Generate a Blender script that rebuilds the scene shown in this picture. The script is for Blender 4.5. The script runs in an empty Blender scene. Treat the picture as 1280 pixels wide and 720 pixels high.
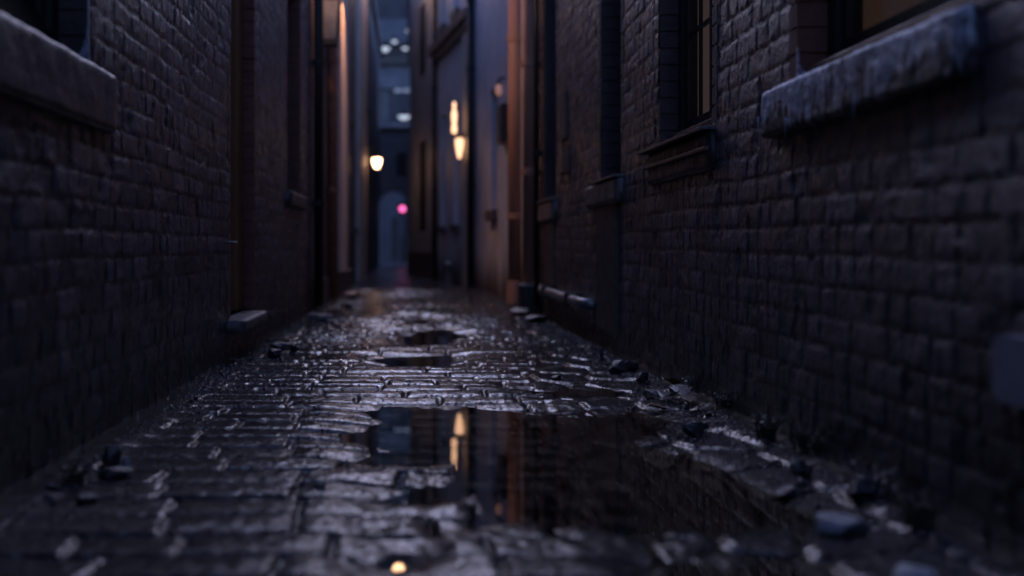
import bpy, bmesh, math, random
import numpy as np
from mathutils import Vector, Matrix

random.seed(7)
S = bpy.context.scene
COL = S.collection
R = math.radians
F, CX, HY, CAMZ = 1300.0, 515.0, 308.0, 0.6       # focal length and principal point measured in the 1280 px photograph
XL, XR = -0.94, 1.12                              # the two near wall planes


def gp(px, py, z=0.0):
    """ground point under a pixel of the photograph"""
    d = F * (CAMZ - z) / (py - HY)
    return ((px - CX) * d / F, d)


# ------------------------------------------------------------------ noise
def hash2(ix, iy, seed):
    with np.errstate(over='ignore'):
        h = (ix.astype(np.int64).astype(np.uint32) * np.uint32(374761393) + iy.astype(np.int64).astype(np.uint32) * np.uint32(668265263)
             + np.uint32((seed * 974634777) & 0xffffffff))
        h = (h ^ (h >> np.uint32(13))) * np.uint32(1274126177)
        h = (h ^ (h >> np.uint32(16))) * np.uint32(2246822519)
        h = h ^ (h >> np.uint32(15))
    return h.astype(np.float64) / 4294967295.0


def vn(x, y, seed=0):
    """value noise in -1..1"""
    xi, yi = np.floor(x), np.floor(y)
    fx, fy = x - xi, y - yi
    fx, fy = fx * fx * (3 - 2 * fx), fy * fy * (3 - 2 * fy)
    a, b = hash2(xi, yi, seed), hash2(xi + 1, yi, seed)
    c, d = hash2(xi, yi + 1, seed), hash2(xi + 1, yi + 1, seed)
    return 2 * ((a * (1 - fx) + b * fx) * (1 - fy) + (c * (1 - fx) + d * fx) * fy) - 1


def fbm(x, y, seed=0, o=3):
    s, a, t = 0, 1.0, 0
    for k in range(o):
        s = s + a * vn(x * 2 ** k + 17.3 * k, y * 2 ** k - 9.1 * k, seed + k)
        t += a
        a *= .5
    return s / t


def sstep(a, b, x):
    t = np.clip((x - a) / (b - a), 0, 1)
    return t * t * (3 - 2 * t)


def poly_sd(x, y, poly):
    """signed distance to a polygon, negative inside"""
    P = np.array(poly)
    Q = np.roll(P, -1, 0)
    dm = np.full(x.shape, 1e9)
    ins = np.zeros(x.shape, bool)
    for (ax, ay), (bx, by) in zip(P, Q):
        ex, ey = bx - ax, by - ay
        t = np.clip(((x - ax) * ex + (y - ay) * ey) / (ex * ex + ey * ey + 1e-12), 0, 1)
        dm = np.minimum(dm, np.hypot(x - ax - t * ex, y - ay - t * ey))
        if abs(ey) > 1e-12:
            ins ^= ((ay > y) != (by > y)) & (x < ex * (y - ay) / ey + ax)
    return np.where(ins, -dm, dm)


# ------------------------------------------------------------------ materials
def nmat(name):
    m = bpy.data.materials.new(name)
    m.use_nodes = True
    n = m.node_tree.nodes
    n.clear()
    out = n.new('ShaderNodeOutputMaterial')
    return m, n, m.node_tree.links, out


def ramp(n, l, src, stops):
    r = n.new('ShaderNodeValToRGB')
    e = r.color_ramp.elements
    while len(e) < len(stops):
        e.new(.5)
    for k, (p, c) in enumerate(stops):
        e[k].position = p
        e[k].color = (c, c, c, 1) if not isinstance(c, tuple) else (*c, 1)
    l.new(src, r.inputs[0])
    return r.outputs[0]


def noise(n, l, scale, vec=None, detail=5, rough=.6, stretch=None):
    tc = n.new('ShaderNodeNewGeometry').outputs['Position'] if vec is None else vec
    if stretch:
        mp = n.new('ShaderNodeMapping')
        mp.inputs['Scale'].default_value = stretch
        l.new(tc, mp.inputs[0])
        tc = mp.outputs[0]
    t = n.new('ShaderNodeTexNoise')
    t.inputs['Scale'].default_value = scale
    t.inputs['Detail'].default_value = detail
    t.inputs['Roughness'].default_value = rough
    l.new(tc, t.inputs['Vector'])
    return t.outputs[0]


def surf(name, c0, c1, rough=(.3, .6), scale=6, bump=.3, bscale=60, stretch=None, metallic=0, spec=.5, bdist=.01,
         tone=False, rscale=None, streak=0, damp=None, coat=0, sparkle=0):
    """mottled procedural surface: two colours mixed by noise, uneven gloss, fine relief"""
    m, n, l, out = nmat(name)
    b = n.new('ShaderNodeBsdfPrincipled')
    l.new(b.outputs[0], out.inputs[0])
    f = noise(n, l, scale, stretch=stretch)
    col = ramp(n, l, f, [(.32, c0), (.68, c1)])
    if tone:
        at = n.new('ShaderNodeAttribute')
        at.attribute_name = 'tone'
        mx = n.new('ShaderNodeMix')
        mx.data_type = 'RGBA'
        mx.blend_type = 'MULTIPLY'
        mx.inputs[0].default_value = 1
        l.new(col, mx.inputs[6])
        l.new(at.outputs['Color'], mx.inputs[7])
        col = mx.outputs[2]
    if damp:
        # rising damp stain: colour `damp` near the foot of the wall with a ragged upper edge
        geo = n.new('ShaderNodeNewGeometry')
        sp = n.new('ShaderNodeSeparateXYZ')
        l.new(geo.outputs['Position'], sp.inputs[0])
        nz = noise(n, l, 2.2, stretch=(1, 1, .4))
        ad = n.new('ShaderNodeMath')
        ad.operation = 'ADD'
        l.new(sp.outputs[2], ad.inputs[0])
        l.new(nz, ad.inputs[1])
        mr = ramp(n, l, ad.outputs[0], [(.55, 1.0), (1.0, 0.0)])
        mx = n.new('ShaderNodeMix')
        mx.data_type = 'RGBA'
        l.new(mr, mx.inputs[0])
        l.new(col, mx.inputs[6])
        mx.inputs[7].default_value = (*damp, 1)
        col = mx.outputs[2]
    l.new(col, b.inputs['Base Color'])
    rn = noise(n, l, rscale or scale * 2.3, stretch=stretch)
    l.new(ramp(n, l, rn, [(.3, rough[0]), (.7, rough[1])]), b.inputs['Roughness'])
    b.inputs['Metallic'].default_value = metallic
    b.inputs['Specular IOR Level'].default_value = spec
    if coat:
        b.inputs['Coat Weight'].default_value = coat
        b.inputs['Coat Roughness'].default_value = .12
    h = noise(n, l, bscale, detail=6, rough=.65, stretch=stretch)
    if sparkle:
        # sparse beads of grit and water standing proud of a smooth wet film
        gr = ramp(n, l, noise(n, l, sparkle, detail=2, rough=.5), [(.56, 0.0), (.68, 1.0)])
        ad = n.new('ShaderNodeMath')
        ad.operation = 'MULTIPLY_ADD'
        l.new(gr, ad.inputs[0])
        ad.inputs[1].default_value = 2.2
        l.new(h, ad.inputs[2])
        h = ad.outputs[0]
    if streak:
        s = noise(n, l, 1, stretch=(70, 70, 7), detail=4)
        ad = n.new('ShaderNodeMath')
        ad.operation = 'MULTIPLY_ADD'
        l.new(s, ad.inputs[0])
        ad.inputs[1].default_value = streak
        l.new(h, ad.inputs[2])
        h = ad.outputs[0]
    bp = n.new('ShaderNodeBump')
    bp.inputs['Strength'].default_value = bump
    bp.inputs['Distance'].default_value = bdist
    l.new(h, bp.inputs['Height'])
    l.new(bp.outputs[0], b.inputs['Normal'])
    return m


def emis(name, col, strength):
    m, n, l, out = nmat(name)
    b = n.new('ShaderNodeBsdfPrincipled')
    b.inputs['Base Color'].default_value = (.6, .6, .6, 1)
    b.inputs['Emission Color'].default_value = (*col, 1)
    b.inputs['Emission Strength'].default_value = strength
    l.new(b.outputs[0], out.inputs[0])
    return m


def glass_mat(name, tint=(.55, .6, .62)):
    m, n, l, out = nmat(name)
    tr = n.new('ShaderNodeBsdfTransparent')
    tr.inputs[0].default_value = (*tint, 1)
    gl = n.new('ShaderNodeBsdfGlossy')
    gl.inputs['Roughness'].default_value = .04
    lw = n.new('ShaderNodeLayerWeight')
    pw = n.new('ShaderNodeMath')
    pw.operation = 'POWER'
    l.new(lw.outputs['Facing'], pw.inputs[0])
    pw.inputs[1].default_value = 5
    fr = n.new('ShaderNodeMath')
    fr.operation = 'MULTIPLY_ADD'
    l.new(pw.outputs[0], fr.inputs[0])
    fr.inputs[1].default_value = .9
    fr.inputs[2].default_value = .04
    mx = n.new('ShaderNodeMixShader')
    bp = n.new('ShaderNodeBump')
    bp.inputs['Strength'].default_value = .06
    l.new(noise(n, l, 6), bp.inputs['Height'])
    l.new(bp.outputs[0], gl.inputs['Normal'])
    l.new(fr.outputs[0], mx.inputs[0])
    l.new(tr.outputs[0], mx.inputs[1])
    l.new(gl.outputs[0], mx.inputs[2])
    l.new(mx.outputs[0], out.inputs[0])
    return m


def water_mat():
    m, n, l, out = nmat('water')
    b = n.new('ShaderNodeBsdfPrincipled')
    b.inputs['Base Color'].default_value = (.5, .45, .4, 1)
    b.inputs['Transmission Weight'].default_value = 1
    b.inputs['IOR'].default_value = 1.33
    b.inputs['Roughness'].default_value = .012
    bp = n.new('ShaderNodeBump')
    bp.inputs['Strength'].default_value = .02
    bp.inputs['Distance'].default_value = .004
    l.new(noise(n, l, 5, detail=2), bp.inputs['Height'])
    l.new(bp.outputs[0], b.inputs['Normal'])
    l.new(b.outputs[0], out.inputs[0])
    return m


M = dict(
    brick=surf('sooty_brick', (.105, .090, .105), (.180, .155, .172), (.16, .44), 5, .75, 90, tone=True, damp=(.040, .036, .044), streak=.9, bdist=.007, rscale=9),
    reveal=surf('red_brick_reveal', (.15, .055, .040), (.22, .08, .058), (.5, .8), 7, .4, 60, bdist=.006),
    brick_dark=surf('dark_brick_reveal', (.050, .036, .036), (.085, .06, .06), (.4, .7), 7, .6, 60, bdist=.006),
    sill=surf('grey_stone', (.10, .09, .095), (.19, .165, .165), (.3, .6), 7, .4, 45, bdist=.006),
    stone_dark=surf('dark_stone', (.05, .042, .045), (.10, .085, .085), (.3, .6), 7, .5, 40, bdist=.006),
    sill_dark=surf('sooty_stone', (.055, .05, .058), (.12, .108, .118), (.25, .5), 8, .5, 45, bdist=.006),
    panel=surf('dark_render', (.05, .042, .048), (.085, .07, .075), (.3, .6), 4, .35, 30, streak=.6, bdist=.006),
    pale_stone=surf('pale_stone', (.46, .40, .36), (.62, .55, .50), (.5, .7), 2.5, .4, 20),
    plaster_l=surf('brown_plaster', (.11, .08, .075), (.19, .145, .135), (.4, .7), 2.4, .4, 20, streak=.5, damp=(.05, .038, .036)),
    plaster_r=surf('grey_plaster', (.38, .41, .49), (.54, .57, .66), (.4, .7), 2.0, .35, 18, streak=.5, damp=(.045, .038, .04)),
    plaster_b=surf('pale_plaster', (.44, .46, .53), (.60, .62, .70), (.4, .7), 2.0, .3, 18, streak=.4, damp=(.07, .065, .07)),
    plaster_d=surf('dark_plaster', (.07, .08, .11), (.13, .14, .18), (.4, .7), 2.2, .3, 18, streak=.4),
    plaster_m=surf('slate_plaster', (.17, .19, .24), (.27, .29, .35), (.4, .7), 2.2, .3, 18, streak=.4),
    far=surf('far_stone', (.036, .036, .05), (.068, .066, .085), (.5, .8), .8, .3, 8),
    roof=surf('wet_slate', (.08, .085, .10), (.13, .14, .155), (.4, .6), 1.4, .3, 9),
    paint_dark=surf('black_paint', (.012, .012, .014), (.024, .022, .022), (.25, .5), 9, .25, 50),
    paint_brown=surf('brown_paint', (.28, .12, .045), (.40, .18, .07), (.35, .6), 9, .3, 40, stretch=(1, 1, .15)),
    wood=surf('varnished_wood', (.16, .085, .045), (.26, .14, .075), (.3, .5), 8, .3, 30, stretch=(3, .3, 3)),
    copper=surf('copper_pipe', (.36, .19, .13), (.50, .28, .20), (.35, .55), 4, .25, 30, stretch=(1, 1, .3), spec=.25),
    iron=surf('black_iron', (.014, .014, .016), (.03, .027, .027), (.3, .5), 12, .3, 50, metallic=.3),
    lead=surf('lead_flashing', (.10, .10, .11), (.17, .17, .18), (.25, .45), 10, .3, 40, metallic=.4),
    galv=surf('grey_metal', (.20, .20, .22), (.30, .30, .32), (.25, .45), 10, .25, 40, metallic=.6),
    rust=surf('rusty_iron', (.20, .085, .05), (.36, .17, .10), (.5, .8), 20, .4, 70),
    frost=surf('frost', (.16, .165, .21), (.50, .51, .62), (.25, .6), 40, .8, 90, bdist=.008),
    enamel=surf('white_enamel', (.24, .25, .30), (.36, .37, .43), (.3, .5), 14, .1, 40),
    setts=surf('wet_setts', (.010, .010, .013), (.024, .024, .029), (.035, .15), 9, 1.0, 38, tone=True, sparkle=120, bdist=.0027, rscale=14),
    dirt=surf('wet_dirt', (.03, .028, .028), (.06, .054, .052), (.3, .6), 9, .8, 60),
    gravel=surf('wet_gravel', (.03, .029, .031), (.07, .065, .065), (.04, .2), 30, .5, 120),
    rock=surf('wet_rock', (.028, .028, .032), (.065, .06, .062), (.15, .4), 14, .7, 50),
    pale_rock=surf('pale_rock', (.20, .20, .225), (.36, .36, .40), (.25, .5), 14, .6, 50),
    leaf=surf('brown_leaf', (.09, .055, .03), (.20, .12, .06), (.2, .4), 20, .4, 50),
    leaf_pale=surf('pale_leaf', (.12, .12, .13), (.22, .21, .20), (.15, .35), 20, .4, 50),
    weed=surf('dark_weed', (.03, .04, .025), (.06, .07, .045), (.4, .6), 20, .2, 50),
    twig=surf('dry_stalk', (.10, .085, .075), (.18, .16, .14), (.4, .6), 20, .2, 50),
    curtain=surf('beige_curtain', (.30, .25, .22), (.42, .35, .31), (.7, .9), 5, .3, 20, stretch=(1, 6, .2)),
    glass=glass_mat('window_glass'), water=water_mat(),
    glow_curtain=emis('lit_curtain', (1, .62, .54), .034),
    glow_room=emis('lit_room', (1, .50, .30), .016),
    glow_lamp=emis('lamp_warm', (1, .52, .27), 9.0),
    glow_sconce=emis('sconce_warm', (1, .55, .30), 1.1),
    glow_high=emis('high_lamp_warm', (1, .54, .28), 8.0),
    glow_down=emis('downlight_warm', (1, .46, .23), 420.0),
    glow_globe=emis('globe_warm', (1, .54, .36), 310.0),
    glow_small=emis('small_lamp_warm', (1, .42, .25), .12),
    glow_cold=emis('cold_lamp', (.72, .82, 1), .42),
    glow_cold_win=emis('cold_window', (.55, .68, 1), .10),
    glow_pink=emis('pink_signal', (1, .09, .36), 1.15),
)


# ------------------------------------------------------------------ objects
def tag(o, label=None, cat=None, group=None, kind=None):
    if label:
        o['label'] = label
    if cat:
        o['category'] = cat
    if group:
        o['group'] = group
    if kind:
        o['kind'] = kind
    return o


def empty(name, loc, label, cat, group=None):
    o = bpy.data.objects.new(name, None)
    o.empty_display_size = .1
    o.location = loc
    COL.objects.link(o)
    return tag(o, label, cat, group)


def wloc(o):
    v = Vector((0, 0, 0))
    while o:
        v += Vector(o.location)
        o = o.parent
    return v


class MB:
    """collects shapes given in world coordinates and links them as one mesh object"""
    def __init__(s):
        s.v, s.f = [], []

    def add(s, vs, fs):
        b = len(s.v)
        s.v += [tuple(p) for p in vs]
        s.f += [tuple(i + b for i in f) for f in fs]
        return s

    def hexa(s, p):
        return s.add(p, [(0, 3, 2, 1), (4, 5, 6, 7), (0, 1, 5, 4), (1, 2, 6, 5), (2, 3, 7, 6), (3, 0, 4, 7)])

    def box(s, x0, x1, y0, y1, z0, z1):
        return s.hexa([(x0, y0, z0), (x1, y0, z0), (x1, y1, z0), (x0, y1, z0),
                       (x0, y0, z1), (x1, y0, z1), (x1, y1, z1), (x0, y1, z1)])

    def quad(s, a, b, c, d):
        return s.add([a, b, c, d], [(0, 1, 2, 3)])

    def tube(s, pts, rad, n=14, caps=True):
        pts = [Vector(p) for p in pts]
        rad = rad if isinstance(rad, (list, tuple)) else [rad] * len(pts)
        rings = []
        for k, p in enumerate(pts):
            t = (pts[min(k + 1, len(pts) - 1)] - pts[max(k - 1, 0)]).normalized()
            a = t.cross(Vector((0, 0, 1)) if abs(t.z) < .9 else Vector((0, 1, 0))).normalized()
            c = t.cross(a)
            rings.append([p + rad[k] * (math.cos(2 * math.pi * j / n) * a + math.sin(2 * math.pi * j / n) * c) for j in range(n)])
        vs = [v for r in rings for v in r]
        fs = []
        for k in range(len(pts) - 1):
            for j in range(n):
                fs.append((k * n + j, k * n + (j + 1) % n, (k + 1) * n + (j + 1) % n, (k + 1) * n + j))
        if caps:
            fs.append(tuple(range(n))[::-1])
            fs.append(tuple((len(pts) - 1) * n + j for j in range(n)))
        return s.add(vs, fs)

    def lathe(s, c, prof, n=20):
        """prof: (radius, height) pairs round the vertical through c"""
        vs, fs = [], []
        for r, h in prof:
            for j in range(n):
                a = 2 * math.pi * j / n
                vs.append((c[0] + r * math.cos(a), c[1] + r * math.sin(a), c[2] + h))
        for k in range(len(prof) - 1):
            for j in range(n):
                fs.append((k * n + j, k * n + (j + 1) % n, (k + 1) * n + (j + 1) % n, (k + 1) * n + j))
        return s.add(vs, fs)

    def build(s, name, mat, parent=None, smooth=False, bevel=0, loc=None):
        me = bpy.data.meshes.new(name)
        base = wloc(parent) if parent else Vector(loc or (0, 0, 0))
        me.from_pydata([tuple(Vector(p) - base) for p in s.v], [], s.f)
        if bevel or smooth:
            bm = bmesh.new()
            bm.from_mesh(me)
            bmesh.ops.recalc_face_normals(bm, faces=bm.faces)
            if bevel:
                bmesh.ops.bevel(bm, geom=list(bm.edges), offset=bevel, segments=2, profile=.6, affect='EDGES')
            bm.to_mesh(me)
            bm.free()
        me.materials.append(mat)
        if smooth:
            me.polygons.foreach_set('use_smooth', [True] * len(me.polygons))
        o = bpy.data.objects.new(name, me)
        COL.objects.link(o)
        if parent:
            o.parent = parent
        else:
            o.location = base
        return o


class Seg:
    """a straight wall line; boxes are given by (distance along, offset towards the alley, height)"""
    def __init__(s, p0, p1, side):
        s.p, s.q = Vector((*p0, 0)), Vector((*p1, 0))
        s.len = (s.q - s.p).length
        s.t = (s.q - s.p).normalized()
        s.n = Vector((s.t.y, -s.t.x, 0)) * side        # side=+1: alley lies to the right of the walking direction

    def pt(s, t, o, z):
        v = s.p + s.t * t + s.n * o
        return (v.x, v.y, z)

    def box(s, mb, t0, t1, o0, o1, z0, z1):
        return mb.hexa([s.pt(t0, o0, z0), s.pt(t1, o0, z0), s.pt(t1, o1, z0), s.pt(t0, o1, z0),
                        s.pt(t0, o0, z1), s.pt(t1, o0, z1), s.pt(t1, o1, z1), s.pt(t0, o1, z1)])

    def walls(s, mb, z0, z1, holes, thick=.3, t0=0, t1=None):
        """wall slab with rectangular openings (t0,t1,z0,z1), holes sorted by t and not overlapping in t"""
        t1 = s.len if t1 is None else t1
        cur = t0
        for (a, b, c, d) in sorted(holes):
            if a > cur:
                s.box(mb, cur, a, -thick, 0, z0, z1)
            if c > z0:
                s.box(mb, a, b, -thick, 0, z0, c)
            if d < z1:
                s.box(mb, a, b, -thick, 0, d, z1)
            cur = b
        if cur < t1:
            s.box(mb, cur, t1, -thick, 0, z0, z1)
        return mb


def np_mesh(name, V, Fq, mat, parent=None, tone=None, smooth=True):
    me = bpy.data.meshes.new(name)
    me.vertices.add(len(V))
    me.vertices.foreach_set('co', V.astype(np.float32).ravel())
    me.loops.add(Fq.size)
    me.loops.foreach_set('vertex_index', Fq.astype(np.int32).ravel())
    me.polygons.add(len(Fq))
    me.polygons.foreach_set('loop_start', np.arange(0, Fq.size, 4, dtype=np.int32))
    me.polygons.foreach_set('use_smooth', np.full(len(Fq), smooth))
    me.update(calc_edges=True)
    if tone is not None:
        a = me.attributes.new('tone', 'FLOAT_COLOR', 'POINT')
        a.data.foreach_set('color', np.c_[tone, np.ones(len(tone))].astype(np.float32).ravel())
    me.materials.append(mat)
    o = bpy.data.objects.new(name, me)
    COL.objects.link(o)
    if parent:
        o.parent = parent
        me.transform(Matrix.Translation(-wloc(parent)))
    return o


# ------------------------------------------------------------------ the ground
def G(pts):
    return [gp(*p) for p in pts]


PUD = dict(
    main=G([(440, 513), (520, 507), (560, 509), (640, 512), (720, 517), (800, 513), (850, 528), (846, 544), (806, 552), (840, 566), (905, 584),
            (985, 616), (1080, 656), (1030, 677), (860, 673), (700, 673), (560, 669), (480, 662), (590, 648), (592, 634),
            (470, 629), (505, 604), (560, 592), (440, 580), (480, 562), (420, 549), (455, 531)]),
    mid=G([(462, 449), (500, 444), (560, 442), (582, 452), (565, 462), (520, 460), (480, 459)]),
    right=G([(640, 489), (700, 486), (770, 485), (800, 494), (745, 500), (690, 497)]),
    far=G([(495, 424), (520, 414), (556, 411), (590, 420), (560, 432), (505, 433)]),
    lamp=G([(480, 707), (492, 699), (510, 699), (522, 706), (514, 717), (492, 718)]),
    near=G([(800, 712), (880, 694), (985, 692), (1035, 712), (1010, 745), (830, 745)]),
    farther=G([(500, 401), (530, 397), (550, 401), (530, 406)]),
)


def sett_pattern(x, y):
    """returns (crown profile 0..1, sett id, lateral distance to joint)"""
    rowd = .150
    yw = y + .014 * vn(x * 1.7, y * .9, 3) + .03 * vn(x * .5, y * .3, 4)
    row = np.floor(yw / rowd)
    v = yw - row * rowd
    ln = .25 + .15 * hash2(row, row * 0 + 5, 11)
    xs = x + ln * hash2(row, row * 0 + 2, 12) + .014 * vn(y * 4, x * 2, 6)
    colm = np.floor(xs / ln)
    u = xs - colm * ln
    # a joint shift per cell so lengths differ
    j0 = (hash2(colm, row, 13) - .5) * .12
    j1 = (hash2(colm + 1, row, 13) - .5) * .12
    du = np.minimum(u - j0, ln + j1 - u)
    c2 = np.where(u < j0, colm - 1, np.where(u > ln + j1, colm + 1, colm))
    du = np.where((u < j0), j0 - u, np.where(u > ln + j1, u - ln - j1, du))
    dv = np.minimum(v, rowd - v)
    return du, dv, c2, row, (v / rowd - .5), u


def voro(x, y, cell, seed):
    """distance to the nearest cell border and the cell id"""
    gx, gy = x / cell, y / cell
    ix, iy = np.floor(gx), np.floor(gy)
    d1 = np.full(x.shape, 9.)
    d2 = np.full(x.shape, 9.)
    cid = np.zeros(x.shape)
    for dx in (-1, 0, 1):
        for dy in (-1, 0, 1):
            cx, cy = ix + dx, iy + dy
            px = cx + .15 + .7 * hash2(cx, cy, seed)
            py = cy + .15 + .7 * hash2(cx, cy, seed + 1)
            d = np.hypot(gx - px, gy - py)
            h = hash2(cx, cy, seed + 2)
            cid = np.where(d < d1, h, cid)
            d2 = np.where(d < d1, d1, np.minimum(d2, d))
            d1 = np.minimum(d, d1)
    return (d2 - d1) * cell * .5, cid


def ground(x, y):
    du, dv, ci, ri, vv, uu = sett_pattern(x, y)
    dj = np.minimum(du, dv)
    dj = dj + .005 * vn(x * 45, y * 45, 21)
    prof = .84 * sstep(.002, .013, dj) + .16 * sstep(.0, .06, dj)
    idn = hash2(ci, ri, 31)
    tilt = (hash2(ci, ri, 32) - .5) * .012 * vv + (hash2(ci, ri, 33) - .5) * .007
    # irregular flags in the right-hand margin
    fl = sstep(.50, .54, x + .10 * vn(y * 1.3, y * 0, 41) - .02 * np.clip(y - 3, 0, 9))
    fj, fid = voro(x * 1.0, y * .8, .20, 51)
    fprof = sstep(.004, .018, fj + .003 * vn(x * 40, y * 40, 22))
    prof = prof * (1 - fl) + fprof * fl
    idn = idn * (1 - fl) + fid * fl
    tilt = tilt * (1 - fl) + (fid - .5) * .006 * fl
    sd = np.full(x.shape, 9.)
    for k, p in PUD.items():
        q = poly_sd(x, y / 2.2, [(a, b / 2.2) for a, b in p])
        sd = np.minimum(sd, q - .035 if k == 'lamp' else q)
    sd = sd + (.03 + .04 * sstep(4.2, 3.4, y) * sstep(.75, .3, x)) * fbm(x * 9, y * 4.5, 61, 4)
    base = -.018 + .040 * sstep(-.17, .13, sd)
    low = .007 * fbm(x * 1.3, y * .9, 71, 2)
    grain = .0005 * vn(x * 110, y * 95, 81) + .0009 * vn(x * 48, y * 40, 82)
    h = base + np.clip(low, -.006, 1) * sstep(-.02, .1, sd) + (.014 - .003 * fl) * (prof - 1) + tilt * prof + grain * (.4 + .6 * prof)
    # rough flaunching against both walls
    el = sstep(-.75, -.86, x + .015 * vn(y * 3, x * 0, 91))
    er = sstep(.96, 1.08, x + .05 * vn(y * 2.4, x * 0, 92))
    rub = .007 * fbm(x * 22, y * 18, 95, 3)
    h = h * (1 - el) + (.026 + .3 * rub + .3 * (-.8 - x) * .2) * el
    h = h * (1 - er) + (.034 + rub) * er
    h = np.where(sd > .07, np.maximum(h, .0022), h)
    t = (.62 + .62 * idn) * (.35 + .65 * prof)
    t = t * (1 + 5 * sstep(12.5, 19, y))            # sheen towards the passage painted in by raising the stone tone
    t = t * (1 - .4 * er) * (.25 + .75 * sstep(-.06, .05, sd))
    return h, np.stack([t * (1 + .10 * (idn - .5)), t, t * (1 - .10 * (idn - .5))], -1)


ys = [-9.0]
while ys[-1] < 1.3:
    ys.append(ys[-1] + (.12 if ys[-1] < .9 else .02))
while ys[-1] < 30:
    d = ys[-1]
    ys.append(d + min(max(d * d / 780 * .65, .0042), .03 if d < 14 else .08))
while ys[-1] < 47:
    ys.append(ys[-1] + .4)
ys = np.array(ys)
xs = np.linspace(XL - .1, XR + .1, 372)
gx, gy = np.meshgrid(xs, ys)
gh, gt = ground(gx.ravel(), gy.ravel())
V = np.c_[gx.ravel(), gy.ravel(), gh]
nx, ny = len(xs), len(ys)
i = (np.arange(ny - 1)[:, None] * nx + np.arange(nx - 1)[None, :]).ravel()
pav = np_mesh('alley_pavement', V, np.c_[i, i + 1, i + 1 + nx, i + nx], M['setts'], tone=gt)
tag(pav, 'wet uneven stone setts paving the narrow alley between the walls', kind='structure')
gnd = MB().quad((-400, -400, -.12), (400, -400, -.12), (400, 400, -.12), (-400, 400, -.12)).build('ground', M['dirt'])
tag(gnd, 'dark wet earth around the alley and the buildings', kind='structure')
far_floor = MB().quad((-9, 30.2, -.02), (-.95, 30.2, -.02), (-.95, 47, -.02), (-9, 47, -.02)).quad((.9, 30.2, -.02), (9, 30.2, -.02), (9, 47, -.02), (.9, 47, -.02)).build('courtyard_paving', M['dirt'])
tag(far_floor, 'dark paved courtyard beyond the archway', kind='structure')


def gz(x, y):
    return float(ground(np.array([x]), np.array([y]))[0][0])


PL = dict(main='large still puddle across the middle of the setts mirroring the walls', mid='narrow puddle across the setts behind the large one',
          right='thin shallow puddle at the right behind the large one', far='dark puddle in the middle distance',
          lamp='smallest hollow of water at the front left of centre mirroring the amber lamp',
          near='dark puddle at the very front right of the paving',
          farther='small puddle farthest along the paving')
for k, p in PUD.items():
    a = np.array(p)
    x0, y0 = a.min(0) - (.05, .12)
    x1, y1 = a.max(0) + (.05, .12)
    o = MB().quad((x0, y0, .0005 * (k == 'main')), (x1, y0, .0005 * (k == 'main')), (x1, y1, .0005 * (k == 'main')), (x0, y1, .0005 * (k == 'main'))).build('puddle', M['water'])
    tag(o, PL[k], kind='structure')


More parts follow.
